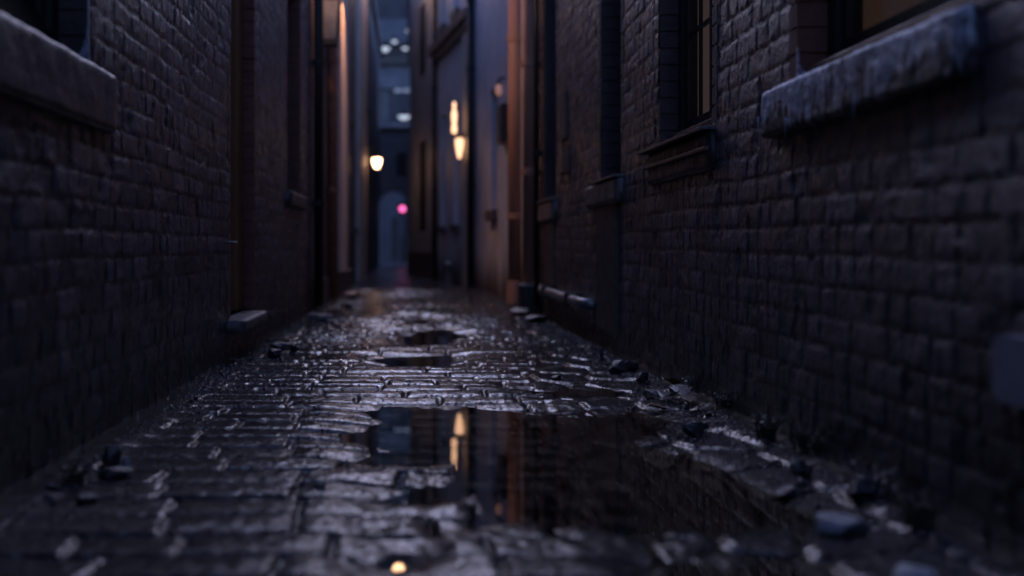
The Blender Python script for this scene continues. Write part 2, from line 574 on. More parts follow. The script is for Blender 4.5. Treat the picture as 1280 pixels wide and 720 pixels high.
# ------------------------------------------------------------------ brick walls
def brick_wall(parent, side, y0, y1, z1, holes, res=.0095, seed=0, coarse_to=(-4, 10, 7), ch=.082, bl=.205):
    """displaced brickwork on the plane x = XL or XR; holes are (y0,y1,z0,z1)"""
    X = XL if side < 0 else XR

    def axis(a, b, cuts, r):
        c = sorted({a, b, *[q for q in cuts if a < q < b]})
        o = []
        for p, q in zip(c, c[1:]):
            n = max(1, int(round((q - p) / r)))
            o += list(np.linspace(p, q, n, endpoint=False))
        return np.array(o + [b])
    U = axis(y0, y1, [q for h in holes for q in h[:2]], res)
    W = axis(-.05, z1, [q for h in holes for q in h[2:]], res)
    u, w = np.meshgrid(U, W)
    us, ws = u.ravel(), w.ravel()
    wv = ws + .006 * vn(us * 2.1, ws * 2.0, seed + 1) + .02 * vn(us * .6, ws * .5, seed + 7)
    row = np.floor(wv / ch)
    v = wv - row * ch
    uw = us + (row % 2) * bl * .5 + .006 * vn(us * 3, ws * 5, seed + 2) + .05 * hash2(row, row * 0, seed + 3)
    cl = np.floor(uw / bl)
    a = uw - cl * bl
    half = hash2(cl, row, seed + 4) < .45                # some stretchers are two headers
    a2 = np.where(half, a % (bl / 2), a)
    L = np.where(half, bl / 2, bl)
    cid = cl * 2 + np.where(half, np.floor(a / (bl / 2)), 0)
    dj = np.minimum(np.minimum(a2, L - a2), np.minimum(v, ch - v))
    dj = dj + .005 * vn(us * 48, ws * 48, seed + 5)
    pr = sstep(.002, .011, dj)
    idn = hash2(cid, row, seed + 6)
    h = .0032 * pr + .0022 * (idn - .5) * pr + .0035 * (hash2(cid, row, seed + 8) - .5) * (a2 / L - .5) * pr + .0030 * (hash2(cid, row, seed + 9) - .5) * (v / ch - .5) * pr
    h = h + .0008 * vn(us * 36, ws * 7, seed + 11) + .0012 * vn(us * 70, ws * 60, seed + 10) + .0008 * vn(us * 26, ws * 22, seed + 12) + .006 * fbm(us * 1.5, ws * 1.5, seed + 13, 2)
    chip = sstep(.35, .6, fbm(us * 9, ws * 9, seed + 14, 2)) * .004
    h = np.clip(h - chip, -.006, .024)
    t = (.58 + .70 * idn) * (.42 + .58 * pr)
    red = .16 * (hash2(cid, row, seed + 15) - .35)
    tone = np.stack([t * (1 + red), t, t * (1 - .4 * red)], -1)
    V = np.c_[np.full(us.shape, X) - side * h, us, ws]
    nu = len(U)
    i = (np.arange(len(W) - 1)[:, None] * nu + np.arange(nu - 1)[None, :]).ravel()
    q = np.c_[i, i + 1, i + 1 + nu, i + nu]
    cu, cw = V[q, 1].mean(1), V[q, 2].mean(1)
    keep = np.ones(len(q), bool)
    for (a0, a1, b0, b1) in holes:
        keep &= ~((cu > a0) & (cu < a1) & (cw > b0) & (cw < b1))
    q = q[keep]
    if side > 0:
        q = q[:, ::-1]
    # the rest of the shell: wall behind the camera, above, back, ends and roof
    (ca, cb, ct) = coarse_to
    e = X - side * .004
    bx = X + side * 4
    ex, ez = [], []
    n0 = len(V)

    def Q(*p):
        ex.extend(p)
        ez.append([n0 + len(ex) - 4 + k for k in range(4)])
    Q((e, ca, -.1), (e, y0, -.1), (e, y0, ct), (e, ca, ct))
    Q((e, y0, z1), (e, y1, z1), (e, y1, ct), (e, y0, ct))
    if cb > y1:
        Q((e, y1, -.1), (e, cb, -.1), (e, cb, ct), (e, y1, ct))
    Q((bx, ca, -.1), (bx, cb, -.1), (bx, cb, ct), (bx, ca, ct))
    Q((e, ca, -.1), (bx, ca, -.1), (bx, ca, ct), (e, ca, ct))
    Q((e, cb, -.1), (bx, cb, -.1), (bx, cb, ct), (e, cb, ct))
    Q((e, ca, ct), (e, cb, ct), (bx, cb, ct), (bx, ca, ct))
    V = np.r_[V, np.array(ex)]
    tone = np.r_[tone, np.full((len(ex), 3), .8)]
    return np_mesh('wall', V, np.r_[q, np.array(ez)], M['brick'], parent, tone)


def reveals(parent, side, hole, depth, mat, sides='fsth'):
    """lining of an opening: far jamb, near jamb, head, bed"""
    y0, y1, z0, z1 = hole
    X = XL if side < 0 else XR
    a, b = sorted((X - side * .003, X + side * (depth + .025)))
    mb = MB()
    t = .004
    ch = .0745
    z = z0
    k = 0
    while z < z1 - .01:                                  # courses of the reveal with recessed joints
        zt = min(z + ch, z1)
        j = .002 * random.random()
        mb.box(a, b, y1 - .012 - j, y1 + .05, z + .005, zt - .004)
        mb.box(a, b, y0 - .05, y0 + .012 + j, z + .005, zt - .004)
        z += ch
        k += 1
    mb.box(a + .004, b - .004, y1 - .007, y1 + .045, z0, z1)
    mb.box(a + .004, b - .004, y0 - .045, y0 + .007, z0, z1)
    mb.box(a, b, y0 - .04, y1 + .04, z1 - .012, z1 + .05)
    return mb.build('reveal', mat, parent)


def window(bld, side, hole, depth, mats, bars=(1, 2), behind=None, fw=.055, bottom=.08):
    """sash window set back in an opening, with frame, sash bars, pane; returns the frame"""
    y0, y1, z0, z1 = hole
    X = XL if side < 0 else XR
    y0, y1 = y0 + .014, y1 - .014
    z1 = z1 - .014
    xo, xi = X + side * depth, X + side * (depth + .07)

    def bx(mb, ya, yb, za, zb, o0=0.0, o1=0.0):
        a, b = sorted((xo + side * o0, xi - side * o1))
        mb.box(a, b, ya, yb, za, zb)
    fr = MB()
    bx(fr, y0, y0 + fw, z0, z1)
    bx(fr, y1 - fw, y1, z0, z1)
    bx(fr, y0 + fw, y1 - fw, z1 - fw, z1)
    bx(fr, y0 + fw, y1 - fw, z0, z0 + bottom)
    # inner sash
    f2 = fw + .035
    bx(fr, y0 + fw, y0 + f2, z0 + bottom, z1 - fw, .018, .006)
    bx(fr, y1 - f2, y1 - fw, z0 + bottom, z1 - fw, .018, .006)
    bx(fr, y0 + f2, y1 - f2, z0 + bottom, z0 + bottom + .04, .018, .006)
    f = fr.build('window', mats[0], bld)
    sb = MB()
    ya, yb, za, zb = y0 + f2, y1 - f2, z0 + bottom + .04, z1 - fw
    for k in range(1, bars[0] + 1):
        yy = ya + (yb - ya) * k / (bars[0] + 1)
        bx(sb, yy - .011, yy + .011, za, zb, .027, .031)
    for k in range(1, bars[1] + 1):
        zz = za + (zb - za) * k / (bars[1] + 1)
        bx(sb, ya, yb, zz - .011, zz + .011, .029, .033)
    sb.build('sash_bars', mats[1], f)
    xg = (xo + xi) / 2
    MB().quad((xg, ya, za), (xg, yb, za), (xg, yb, zb), (xg, ya, zb)).build('pane', M['glass'], f)
    if behind:
        xb = xi + side * .10
        vs, fs = [], []
        n = 60
        for k in range(n + 1):
            yy = y0 - .1 + (y1 - y0 + .75) * k / n
            off = .022 * math.sin(k * .9) + .010 * math.sin(k * .37)
            vs += [(xb + off, yy, z0), (xb + off, yy, z1)]
        for k in range(n):
            fs.append((2 * k, 2 * k + 2, 2 * k + 3, 2 * k + 1))
        MB().add(vs, fs).build('curtain', behind, f, smooth=True)
    return f


# ---- left near building
LB = empty('brick_building', (XL - .5, 4, 0), 'sooty brick building along the left with a recessed door and frost in its near window', 'building')
hW = (1.70, 3.03, 1.135, 2.5)
hD = (5.36, 6.20, .225, 2.45)
hN = (7.80, 8.75, 1.02, 2.75)
brick_wall(LB, -1, 1.3, 9.55, 3.0, [hW, hD, hN], seed=100, coarse_to=(-20, 9.55, 5.0))
reveals(LB, -1, hW, .10, M['brick_dark'])
reveals(LB, -1, hD, .10, M['reveal'])
reveals(LB, -1, hN, .14, M['reveal'])
w1 = window(LB, -1, hW, .085, (M['paint_dark'], M['paint_dark']), (1, 1))
window(LB, -1, hN, .14, (M['paint_dark'], M['paint_dark']), (1, 2))
# displaced grid helper for slabs with an uneven face


def rough_slab(name, mat, parent, side, X0, out, y0, y1, z0, z1, seed, amp=.004, res=.012, round_=.012):
    """a stone block on a wall: front, top, bottom and end faces with worn arrises"""
    U = np.arange(y0, y1 + res * .5, res)
    prof = []                                            # (outward, z) outline from under the block round to its top
    zs = np.arange(z0, z1 + res * .5, res)
    for o in np.linspace(-.05, out, 6)[:-1]:
        prof.append((o, z0))
    prof += [(out, z) for z in zs]
    for o in np.linspace(out, -.05, 6)[1:]:
        prof.append((o, z1))
    prof = np.array(prof)
    # soften the arrises
    q = prof.copy()
    for _ in range(2):
        q[1:-1] = (q[:-2] + 2 * q[1:-1] + q[2:]) / 4
    u, k = np.meshgrid(U, np.arange(len(q)))
    o, z = q[k.ravel(), 0], q[k.ravel(), 1]
    u = u.ravel()
    nn = amp * fbm(u * 14, z * 14 + o * 9, seed, 3) + amp * .5 * vn(u * 60, z * 60 + o * 40, seed + 5)
    endf = 1 - .35 * (sstep(y1 - .02, y1, u) + sstep(y0 + .02, y0, u))
    oo = np.where(o > 0, o * endf, o) + nn
    V = np.c_[X0 - side * oo, u, z + .6 * nn]
    nu = len(U)
    i = (np.arange(len(q) - 1)[:, None] * nu + np.arange(nu - 1)[None, :]).ravel()
    Fq = np.c_[i, i + 1, i + 1 + nu, i + nu]
    n0 = len(V)
    m = len(q)
    # end caps as quad strips between mirrored outline points
    caps = []
    for c in (0, nu - 1):
        for a in range(m // 2 - 1):
            p0, p1 = a * nu + c, (a + 1) * nu + c
            r0, r1 = (m - 1 - a) * nu + c, (m - 2 - a) * nu + c
            caps.append([p0, p1, r1, r0])
    return np_mesh(name, V, np.r_[Fq, np.array(caps)], mat, parent, np.full((n0, 3), 1.), True)


rough_slab('sill', M['sill_dark'], w1, -1, XL, .036, 1.5, 3.20, .945, 1.13, 211, amp=.0025)


# frost corner at the far foot of the left window and along its jamb
def frost_corner(parent, side, X, yc, zc, wx, hz, spike, seed):
    """concave fillet of frost where the far jamb meets the sill, with a thin spike up the jamb's outer edge"""
    rnd = random.Random(seed)
    n = 30
    x0 = X - side * .006
    pts = []
    for k in range(n + 1):
        t = k / n
        j = .003 * rnd.uniform(-1, 1)
        pts.append((x0 + side * (.004 + wx * (1 - t) ** 2.4 + j * (1 - t)), zc + .004 + hz * t ** 2.2 + j * t))
    mb = MB()
    for y in (yc - .012, yc):
        b = len(mb.v)
        mb.v += [(x0, y, zc)] + [(a, y, c) for a, c in pts] + [(x0, y, zc + hz + spike)]
        mb.f += [(b, b + k, b + k + 1) for k in range(1, len(pts) + 1)]
    h = len(mb.v) // 2
    mb.f += [(k, k + 1, h + k + 1, h + k) for k in range(1, h - 1)] + [(0, h - 1, 2 * h - 1, h)]
    return mb.build('frost', M['frost'], parent)


frost_corner(w1, -1, XL, 3.016, 1.133, .075, .17, .55, 1)
# recessed door
dx = XL - .10
door = MB()
door.box(dx - .05, dx - .015, 5.44, 6.01, .232, 2.36)
do = door.build('door', M['paint_dark'], LB)
fr = MB()
fr.box(dx - .06, dx + .030, 6.0, 6.186, .228, 2.43).box(dx - .06, dx + .002, 5.375, 5.455, .228, 2.43).box(dx - .06, dx, 5.455, 6.0, 2.35, 2.43)
fr.build('door_frame', M['paint_brown'], do, bevel=.006)
pm = MB()
for (za, zb) in ((.33, .95), (1.1, 2.2)):
    pm.box(dx - .02, dx - .004, 5.55, 5.9, za, zb)
pm.build('door_panels', M['paint_brown'], do, bevel=.01)
MB().tube([(dx - .02, 5.53, 1.05), (dx + .03, 5.53, 1.05), (dx + .03, 5.60, 1.05)], .010, 8).build('handle', M['galv'], do, smooth=True)
rough_slab('doorstep', M['sill'], LB, -1, XL, .095, 5.30, 6.12, .155, .222, 231, amp=.004)
rough_slab('sill', M['stone_dark'], LB, -1, XL, .05, 7.72, 8.83, .90, 1.015, 241)
# small iron hook by the door
MB().tube([(XL, 5.22, .62), (XL + .04, 5.22, .62), (XL + .045, 5.30, .62)], .006, 8).build('iron_hook', M['galv'], LB, smooth=True)

# stone under patchy rime: rime gathers on the top and runs down the face in streaks
frosted, n_, l_, out_ = nmat('frosted_stone')
b_ = n_.new('ShaderNodeBsdfPrincipled')
l_.new(b_.outputs[0], out_.inputs[0])
geo_ = n_.new('ShaderNodeNewGeometry')
sp_ = n_.new('ShaderNodeSeparateXYZ')
l_.new(geo_.outputs['Position'], sp_.inputs[0])


def math_(op, a, b):
    q = n_.new('ShaderNodeMath')
    q.operation = op
    for k, v in enumerate((a, b)):
        if isinstance(v, (int, float)):
            q.inputs[k].default_value = v
        else:
            l_.new(v, q.inputs[k])
    return q.outputs[0]


streak_ = noise(n_, l_, 1, stretch=(34, 34, 9), detail=5, rough=.65)
blot_ = noise(n_, l_, 1, stretch=(9, 9, 7), detail=3)
grad_ = math_('MULTIPLY', math_('SUBTRACT', sp_.outputs[2], 1.0), 3.6)
mask_ = math_('ADD', math_('ADD', math_('MULTIPLY', streak_, 1.7), math_('MULTIPLY', blot_, 1.9)), grad_)
mk_ = ramp(n_, l_, math_('SUBTRACT', mask_, 1.32), [(.30, 0.0), (.42, .45), (.62, 1.0)])
fl_ = ramp(n_, l_, noise(n_, l_, 60), [(.35, (.40, .41, .48)), (.65, (.80, .82, .92))])
st_ = ramp(n_, l_, noise(n_, l_, 12), [(.3, (.035, .03, .032)), (.7, (.075, .065, .065))])
mx_ = n_.new('ShaderNodeMix')
mx_.data_type = 'RGBA'
l_.new(mk_, mx_.inputs[0])
l_.new(st_, mx_.inputs[6])
l_.new(fl_, mx_.inputs[7])
l_.new(mx_.outputs[2], b_.inputs['Base Color'])
b_.inputs['Roughness'].default_value = .45
bp_ = n_.new('ShaderNodeBump')
bp_.inputs['Strength'].default_value = .9
bp_.inputs['Distance'].default_value = .008
l_.new(math_('ADD', mk_, math_('MULTIPLY', noise(n_, l_, 90), .5)), bp_.inputs['Height'])
l_.new(bp_.outputs[0], b_.inputs['Normal'])

# ---- right near building
RB = empty('brick_building', (XR + .5, 4, 0), 'sooty brick building along the right with an icy sill and a dimly lit window', 'building')
h1 = (1.75, 3.03, 1.085, 2.5)
h2 = (3.86, 4.70, 1.045, 2.75)
h3 = (5.55, 6.16, .985, 2.8)
h4 = (8.05, 8.80, .985, 3.0)
brick_wall(RB, 1, 1.2, 9.9, 3.0, [h1, h2, h3, h4], seed=300, coarse_to=(-20, 9.9, 4.9))
reveals(RB, 1, h1, .10, M['reveal'])
reveals(RB, 1, h2, .12, M['brick_dark'])
reveals(RB, 1, h3, .12, M['brick_dark'])
reveals(RB, 1, h4, .12, M['brick_dark'])
wa = window(RB, 1, h1, .085, (M['paint_dark'], M['wood']), (1, 1), M['glow_room'], bottom=.06)
wb = window(RB, 1, h2, .08, (M['paint_dark'], M['paint_dark']), (3, 3), M['glow_curtain'], fw=.05, bottom=.07)
wc = window(RB, 1, h3, .12, (M['paint_dark'], M['paint_dark']), (1, 3))
wd = window(RB, 1, h4, .12, (M['paint_dark'], M['paint_dark']), (1, 3))
MB().box(XR + .02, XR + .086, 1.76, 3.0, 1.087, 1.118).build('bottom_rail', M['wood'], wa, bevel=.006)
rough_slab('sill', frosted, wa, 1, XR, .040, 2.06, 3.24, .935, 1.082, 311, amp=.0035, res=.008)


for (y, zt, ln, r) in ((2.52, .985, .085, .0035), (2.98, .97, .065, .003), (3.215, 1.0, .08, .003)):
    MB().tube([(XR - .05, y, zt), (XR - .05, y, zt - ln * .5), (XR - .051, y + .001, zt - ln)], [r, r * .7, r * .15], 8).build('icicle', M['frost'], wa, smooth=True)
frost_corner(wa, 1, XR, 3.016, 1.085, .10, .07, .02, 2)
# middle window: thin lead slab over a moulded block
rough_slab('sill', M['stone_dark'], wb, 1, XR, .026, 3.84, 4.86, .885, 1.028, 321, amp=.004)
MB().box(XR - .058, XR + .082, 3.83, 4.90, 1.030, 1.046).build('sill_flashing', M['lead'], wb, bevel=.004)
MB().box(XR - .040, XR, 3.85, 4.84, .955, .972).build('sill_moulding', M['wood'], wb, bevel=.005)
MB().box(XR + .03, XR + .078, 3.88, 4.68, 1.047, 1.095).build('bottom_rail', M['paint_dark'], wb, bevel=.006)
rough_slab('sill', M['sill'], wc, 1, XR, .045, 5.50, 6.48, .835, .965, 331, amp=.003)
MB().box(XR - .055, XR + .12, 5.50, 6.22, .968, .984).build('sill_flashing', M['lead'], wc, bevel=.004)
rough_slab('sill', M['sill'], wd, 1, XR, .045, 8.0, 8.95, .80, .955, 341, amp=.003)
MB().box(XR - .055, XR + .12, 8.0, 8.90, .958, .984).build('sill_flashing', M['lead'], wd, bevel=.004)
# blocked-in darker panels under the windows
MB().box(XR - .020, XR + .02, 5.62, 6.20, .12, .832).build('blocked_panel', M['panel'], RB, bevel=.004)
MB().box(XR - .020, XR + .02, 8.1, 8.75, .30, .797).build('blocked_panel', M['panel'], RB, bevel=.004)
# thin plate and rusty bracket on the wall
MB().box(XR - .022, XR, 7.45, 7.75, 1.38, 1.72).build('wall_plate', M['panel'], RB, bevel=.004)
br = MB().box(XR - .05, XR, 7.42, 7.56, 1.13, 1.32)
br.tube([(XR - .03, 7.5, 1.13), (XR - .045, 7.5, 1.08), (XR - .02, 7.5, 1.05)], .012, 8)
br.build('rusty_bracket', M['rust'], RB, bevel=.0)

# horizontal pipe low on the right wall
hp = empty('wall_pipe', (XR - .06, 7.4, .25), 'thick grey horizontal pipe fixed low on the right brick wall', 'pipe')
MB().tube([(XR + .01, 8.62, .245), (XR - .055, 8.55, .245), (XR - .065, 8.45, .245), (XR - .065, 6.55, .245), (XR - .06, 6.42, .245), (XR + .01, 6.36, .245)], .036, 16).build('pipe', M['galv'], hp, smooth=True)
for y in (6.9, 8.1):
    MB().box(XR - .11, XR, y - .02, y + .02, .20, .29).build('bracket', M['iron'], hp, bevel=.004)

# pale plate at the right frame edge
pp = MB()
n = 6
o = []
yA, yB, zA, zB, r = 1.50, 1.955, .312, .436, .028
for (cy, cz, a0) in ((yB - r, zB - r, 0), (yA + r, zB - r, 90), (yA + r, zA + r, 180), (yB - r, zA + r, 270)):
    for k in range(n + 1):
        a = R(a0 + 90 * k / n)
        o.append((cy + r * math.cos(a), cz + r * math.sin(a)))
m_ = len(o)
vs = [(XR - .03, y, z) for y, z in o] + [(XR, y, z) for y, z in o]
pp.add(vs, [tuple(range(m_)), tuple(range(m_, 2 * m_))[::-1]] + [(k, (k + 1) % m_, m_ + (k + 1) % m_, m_ + k) for k in range(m_)])
po = pp.build('wall_plate', M['enamel'], None, loc=(XR, 1.8, .31))
tag(po, 'pale rounded blank plate mounted low on the right brick wall', 'plate')


# ---- mid and far left buildings
def sloped_roof_box(seg, mb, t0, t1, depth, z):
    seg.box(mb, t0, t1, -depth, .12, z, z + .15)


L2 = empty('plaster_building', (-1.5, 12.5, 0), 'brown plastered building at the left beyond the brick one with a lamplit pilaster', 'building')
s = Seg((-.93, 9.75), (-.915, 15.2), 1)
mb = MB()
s.walls(mb, -.1, 4.7, [(4.4, 4.95, .9, 2.6)], .3)
s.box(mb, 0, s.len, -4, -3.7, -.1, 4.7)
s.box(mb, 0, .2, -3.7, -.3, -.1, 4.7)
mb.build('wall', M['plaster_l'], L2)
mb = MB()
s.box(mb, 2.75, 3.85, 0, .075, .29, 4.7)
s.box(mb, 1.75, 2.1, 0, .055, .29, 4.7)
mb.build('pilaster', M['pale_stone'], L2, bevel=.008)
mb = MB()
s.box(mb, 0, s.len, 0, .05, -.02, .28)
mb.build('plinth', M['stone_dark'], L2, bevel=.01)
mb = MB()
s.box(mb, 0, s.len, -4, .1, 4.7, 4.85)
mb.build('roof', M['roof'], L2)
mb = MB()
s.box(mb, 4.42, 4.93, -.18, -.12, .92, 2.58)
wf = mb.build('window', M['paint_dark'], L2)
mb = MB()
s.box(mb, 4.35, 5.0, -.1, .06, .80, .897)
mb.build('sill', M['stone_dark'], wf)

L3 = empty('terrace_building', (-1.5, 19, 0), 'tall narrow-fronted plaster building at the left carrying the glowing bracket lamp', 'building')
s = Seg((-.96, 15.4), (-.90, 22.3), 1)
mb = MB()
s.walls(mb, -.1, 5.95, [(1.0, 1.7, .9, 2.6), (5.0, 5.7, 3.4, 5.0)], .3)
s.box(mb, 0, s.len, -4, -3.7, -.1, 5.95)
s.box(mb, 0, .2, -3.7, -.3, -.1, 5.95)
mb.build('wall', M['plaster_l'], L3)
mb = MB()
s.box(mb, 2.0, 4.3, 0, .07, .02, 5.95)
mb.build('pilaster', M['pale_stone'], L3, bevel=.008)
for (a, b, c, d) in ((1.0, 1.7, .9, 2.6), (5.0, 5.7, 3.4, 5.0)):
    mb = MB()
    s.box(mb, a + .02, b - .02, -.18, -.12, c + .02, d - .02)
    wf = mb.build('window', M['paint_dark'], L3)
    mb = MB()
    s.box(mb, a - .06, b + .06, -.1, .06, c - .11, c - .003)
    mb.build('sill', M['stone_dark'], wf)
mb = MB()
s.box(mb, 0, s.len, -4, .12, 5.95, 6.1)
mb.build('roof', M['roof'], L3)

L4 = empty('dark_building', (-1.5, 26, 0), 'darkest plaster building at the left end of the alley next to the archway', 'building')
s = Seg((-.93, 22.4), (-.93, 30.0), 1)
mb = MB()
s.walls(mb, -.1, 6.0, [], .3)
s.box(mb, 0, s.len, -4, -3.7, -.1, 6.0)
s.box(mb, .0, .2, -3.7, -.3, -.1, 6.0)
mb.build('wall', M['plaster_d'], L4)
for a in (1.1, 4.1):
    mb = MB()
    s.box(mb, a, a + .7, -.02, .012, .9, 2.3)
    mb.build('window', M['paint_dark'], L4)
mb = MB()
s.box(mb, 0, s.len, -4, .1, 6.0, 6.15)
mb.build('roof', M['roof'], L4)

# ---- right middle and far buildings
R2 = empty('plaster_building', (1.6, 12.5, 0), 'grey plastered building at the right behind the copper pipes, damp at its foot', 'building')
s = Seg((1.10, 10.1), (.925, 15.25), -1)
mb = MB()
hs = [(2.35, 3.05, 1.05, 2.55)]
s.walls(mb, -.1, 4.5, hs, .3)
s.box(mb, 0, s.len, -4, -3.7, -.1, 4.5)
s.box(mb, 0, .2, -3.7, -.3, -.1, 4.5)
s.box(mb, s.len - .2, s.len, -3.7, -.3, -.1, 4.5)
mb.build('wall', M['plaster_r'], R2)
for (a, b, c, d) in hs:
    mb = MB()
    s.box(mb, a + .02, b - .02, -.2, -.13, c + .02, d - .02)
    mb.build('window', M['paint_dark'], R2)
    mb = MB()
    s.box(mb, a - .06, b + .06, -.1, .07, c - .13, c - .003)
    mb.build('sill', M['stone_dark'], R2, bevel=.01)
mb = MB()
s.box(mb, 0, s.len, -4, .1, 4.5, 4.65)
mb.build('roof', M['roof'], R2)

# meter box on R2
bx_ = s.pt(1.42, .0, 1.32)
ob = empty('meter_box', bx_, 'dark narrow meter box on the grey plaster wall left of the copper pipes', 'box')
mb = MB()
s.box(mb, 1.22, 1.62, 0, .09, 1.74, 2.16)
mb.build('case', M['paint_dark'], ob, bevel=.01)
mb = MB()
s.box(mb, 1.26, 1.58, .09, .098, 1.78, 2.12)
mb.build('lid', M['stone_dark'], ob, bevel=.003)
# small bulb lamp above it
bl_ = s.pt(1.62, .07, 2.36)
ob = empty('wall_lamp', bl_, 'smallest wall lamp, a dim orange bulb above the meter box', 'lamp')
MB().lathe(bl_, [(.0, -.065), (.02, -.06), (.036, -.03), (.040, 0), (.034, .04), (.02, .07)], 16).build('bulb', M['glow_small'], ob, smooth=True)
mb = MB().tube([s.pt(1.62, .07, 2.45), s.pt(1.62, .07, 2.49), s.pt(1.62, 0, 2.50)], .014, 10)
mb.lathe(bl_, [(.03, .065), (.034, .09), (.0, .1)], 14)
mb.build('holder', M['iron'], ob, smooth=True)

R3 = empty('corner_building', (1.4, 17, 0), 'pale plastered building with a string course, carrying the bright sconce', 'building')
s = Seg((.915, 15.4), (.44, 18.6), -1)
s3 = s
mb = MB()
hs = [(1.15, 1.6, .95, 2.85), (2.3, 2.75, .95, 2.85), (1.15, 1.6, 4.4, 5.2), (2.3, 2.75, 4.4, 5.2)]
cols = [(1.15, 1.6), (2.3, 2.75)]
s.walls(mb, -.1, 3.9, hs[:2], .3)
s.walls(mb, 3.9, 5.5, hs[2:], .3)
s.box(mb, 0, s.len, -4, -3.7, -.1, 5.5)
s.box(mb, 0, .2, -3.7, -.3, -.1, 5.5)
mb.build('wall', M['plaster_b'], R3)
mb = MB()
s.box(mb, .06, .62, 0, .06, -.02, 3.85)
mb.build('pilaster', M['pale_stone'], R3, bevel=.01)
mb = MB()
s.box(mb, 0, s.len, -.02, .10, 3.86, 3.98)
s.box(mb, 0, s.len, -.02, .16, 3.983, 4.14)
mb.build('string_course', M['stone_dark'], R3, bevel=.012)
for (a, b, c, d) in hs:
    mb = MB()
    s.box(mb, a + .02, b - .02, -.2, -.13, c + .02, d - .02)
    wf = mb.build('window', M['paint_dark'], R3)
    mb = MB()
    s.box(mb, a - .05, b + .05, -.1, .06, c - .11, c - .003)
    mb.build('sill', M['stone_dark'], wf)
mb = MB()
s.box(mb, 0, s.len, -4, .12, 5.5, 5.65)
mb.build('roof', M['roof'], R3)

R4 = empty('dark_building', (.6, 24, 0), 'slate-blue plastered building pinching the alley at the right of the archway', 'building')
s = Seg((.43, 18.65), (-.045, 21.2), -1)
mb = MB()
s.walls(mb, -.1, 5.8, [], .3)
sq = Seg((-.045, 21.2), (-.07, 30.0), -1)
sq.walls(mb, -.1, 5.8, [], .3)
sq.box(mb, 0, sq.len, -4, -3.7, -.1, 5.8)
mb.build('wall', M['plaster_m'], R4)
mb = MB()
s.box(mb, .02, s.len, 0, .05, -.02, .5)
mb.build('plinth', M['stone_dark'], R4, bevel=.01)
mb = MB()
s.box(mb, 0, s.len, -3, .08, 5.8, 5.95)
sq.box(mb, .1, sq.len, -4, .05, 5.82, 5.96)
mb.build('roof', M['roof'], R4)
for (c, d) in ((.9, 2.6), (3.9, 5.2)):
    mb = MB()
    s.box(mb, .9, 1.5, 0, .014, c, d)
    mb.build('window', M['paint_dark'], R4)

# ---- archway building closing the alley
AB = empty('archway_building', (-.5, 30.5, 0), 'dark low building spanning the alley end with a round-headed passage', 'building')
mb = MB()
cx, hw, zs_ = -.55, .40, 1.75
pts = [(cx - hw, -.1)] + [(cx + hw * math.cos(R(180 - 15 * k)), zs_ + hw * 1.2 * math.sin(R(15 * k))) for k in range(13)] + [(cx + hw, -.1)]
for (xa, za), (xb, zb) in zip(pts[1:-1], pts[2:]):
    if xb > xa:
        for y in (30.02, 31.0):
            mb.quad((xa, y, za), (xb, y, zb), (xb, y, 3.9), (xa, y, 3.9))
        mb.quad((xa, 30.02, za), (xb, 30.02, zb), (xb, 31.0, zb), (xa, 31.0, za))
mb.box(-5, cx - hw, 30.02, 31.0, -.1, 3.9).box(cx + hw, 5, 30.02, 31.0, -.1, 3.9)
mb.build('wall', M['plaster_m'], AB)
MB().box(-5, 5, 29.95, 31.1, 3.9, 4.05).build('coping', M['stone_dark'], AB)
mb = MB().box(-.45, -.15, 29.99, 30.018, 2.62, 3.3)
mb.build('window', M['far'], AB)

# ---- far building beyond the courtyard
FB = empty('tall_building', (-.4, 47, 0), 'tall blue-grey building far beyond the archway with cold lit windows and a pale roof', 'building')
mb = MB()
mb.box(-9, 9, 45, 45.4, -.1, 9.3)
mb.box(-9, 9, 45.8, 46.2, 9.3, 15)                      # added rear range, raised out of view to keep low sky off the setts
mb.box(-9, -8.6, 46.2, 53, -.1, 15).box(8.6, 9, 46.2, 53, -.1, 15).box(-8.6, 8.6, 52.6, 53, -.1, 15)
mb.build('wall', M['far'], FB)
MB().add([(-9.2, 44.8, 9.3), (9.2, 44.8, 9.3), (9.2, 45.79, 10.6), (-9.2, 45.79, 10.6), (-9.2, 45.79, 9.3), (9.2, 45.79, 9.3)],
         [(0, 1, 2, 3), (3, 2, 5, 4), (0, 3, 4), (1, 5, 2)]).build('roof', M['roof'], FB)
MB().box(-9.2, 9.2, 45.7, 53.2, 15, 15.2).build('roof', M['roof'], FB)
MB().box(-9.1, 9.1, 44.75, 44.995, 7.4, 8.6).build('cornice', M['plaster_d'], FB)
for (px, py, w, h, mt) in ((503, 104, 20, 22, 'glow_cold_win'), (503, 190, 22, 20, 'glow_cold_win'), (478, 120, 12, 60, 'roof'), (476, 200, 14, 40, 'paint_dark'), (500, 300, 24, 60, 'paint_dark')):
    x, z = (px - CX) * 45 / F, CAMZ + (HY - py) * 45 / F
    w, h = w * 45 / F, h * 45 / F
    f = MB().box(x - w / 2 - .06, x + w / 2 + .06, 44.95, 44.997, z - h / 2 - .06, z + h / 2 + .06).build('window', M['plaster_d'], FB)
    for xa, xb in ((x - w / 2, x - .03), (x + .03, x + w / 2)):
        MB().box(xa, xb, 44.93, 44.949, z - h / 2, z + h / 2).build('pane', M[mt], f)


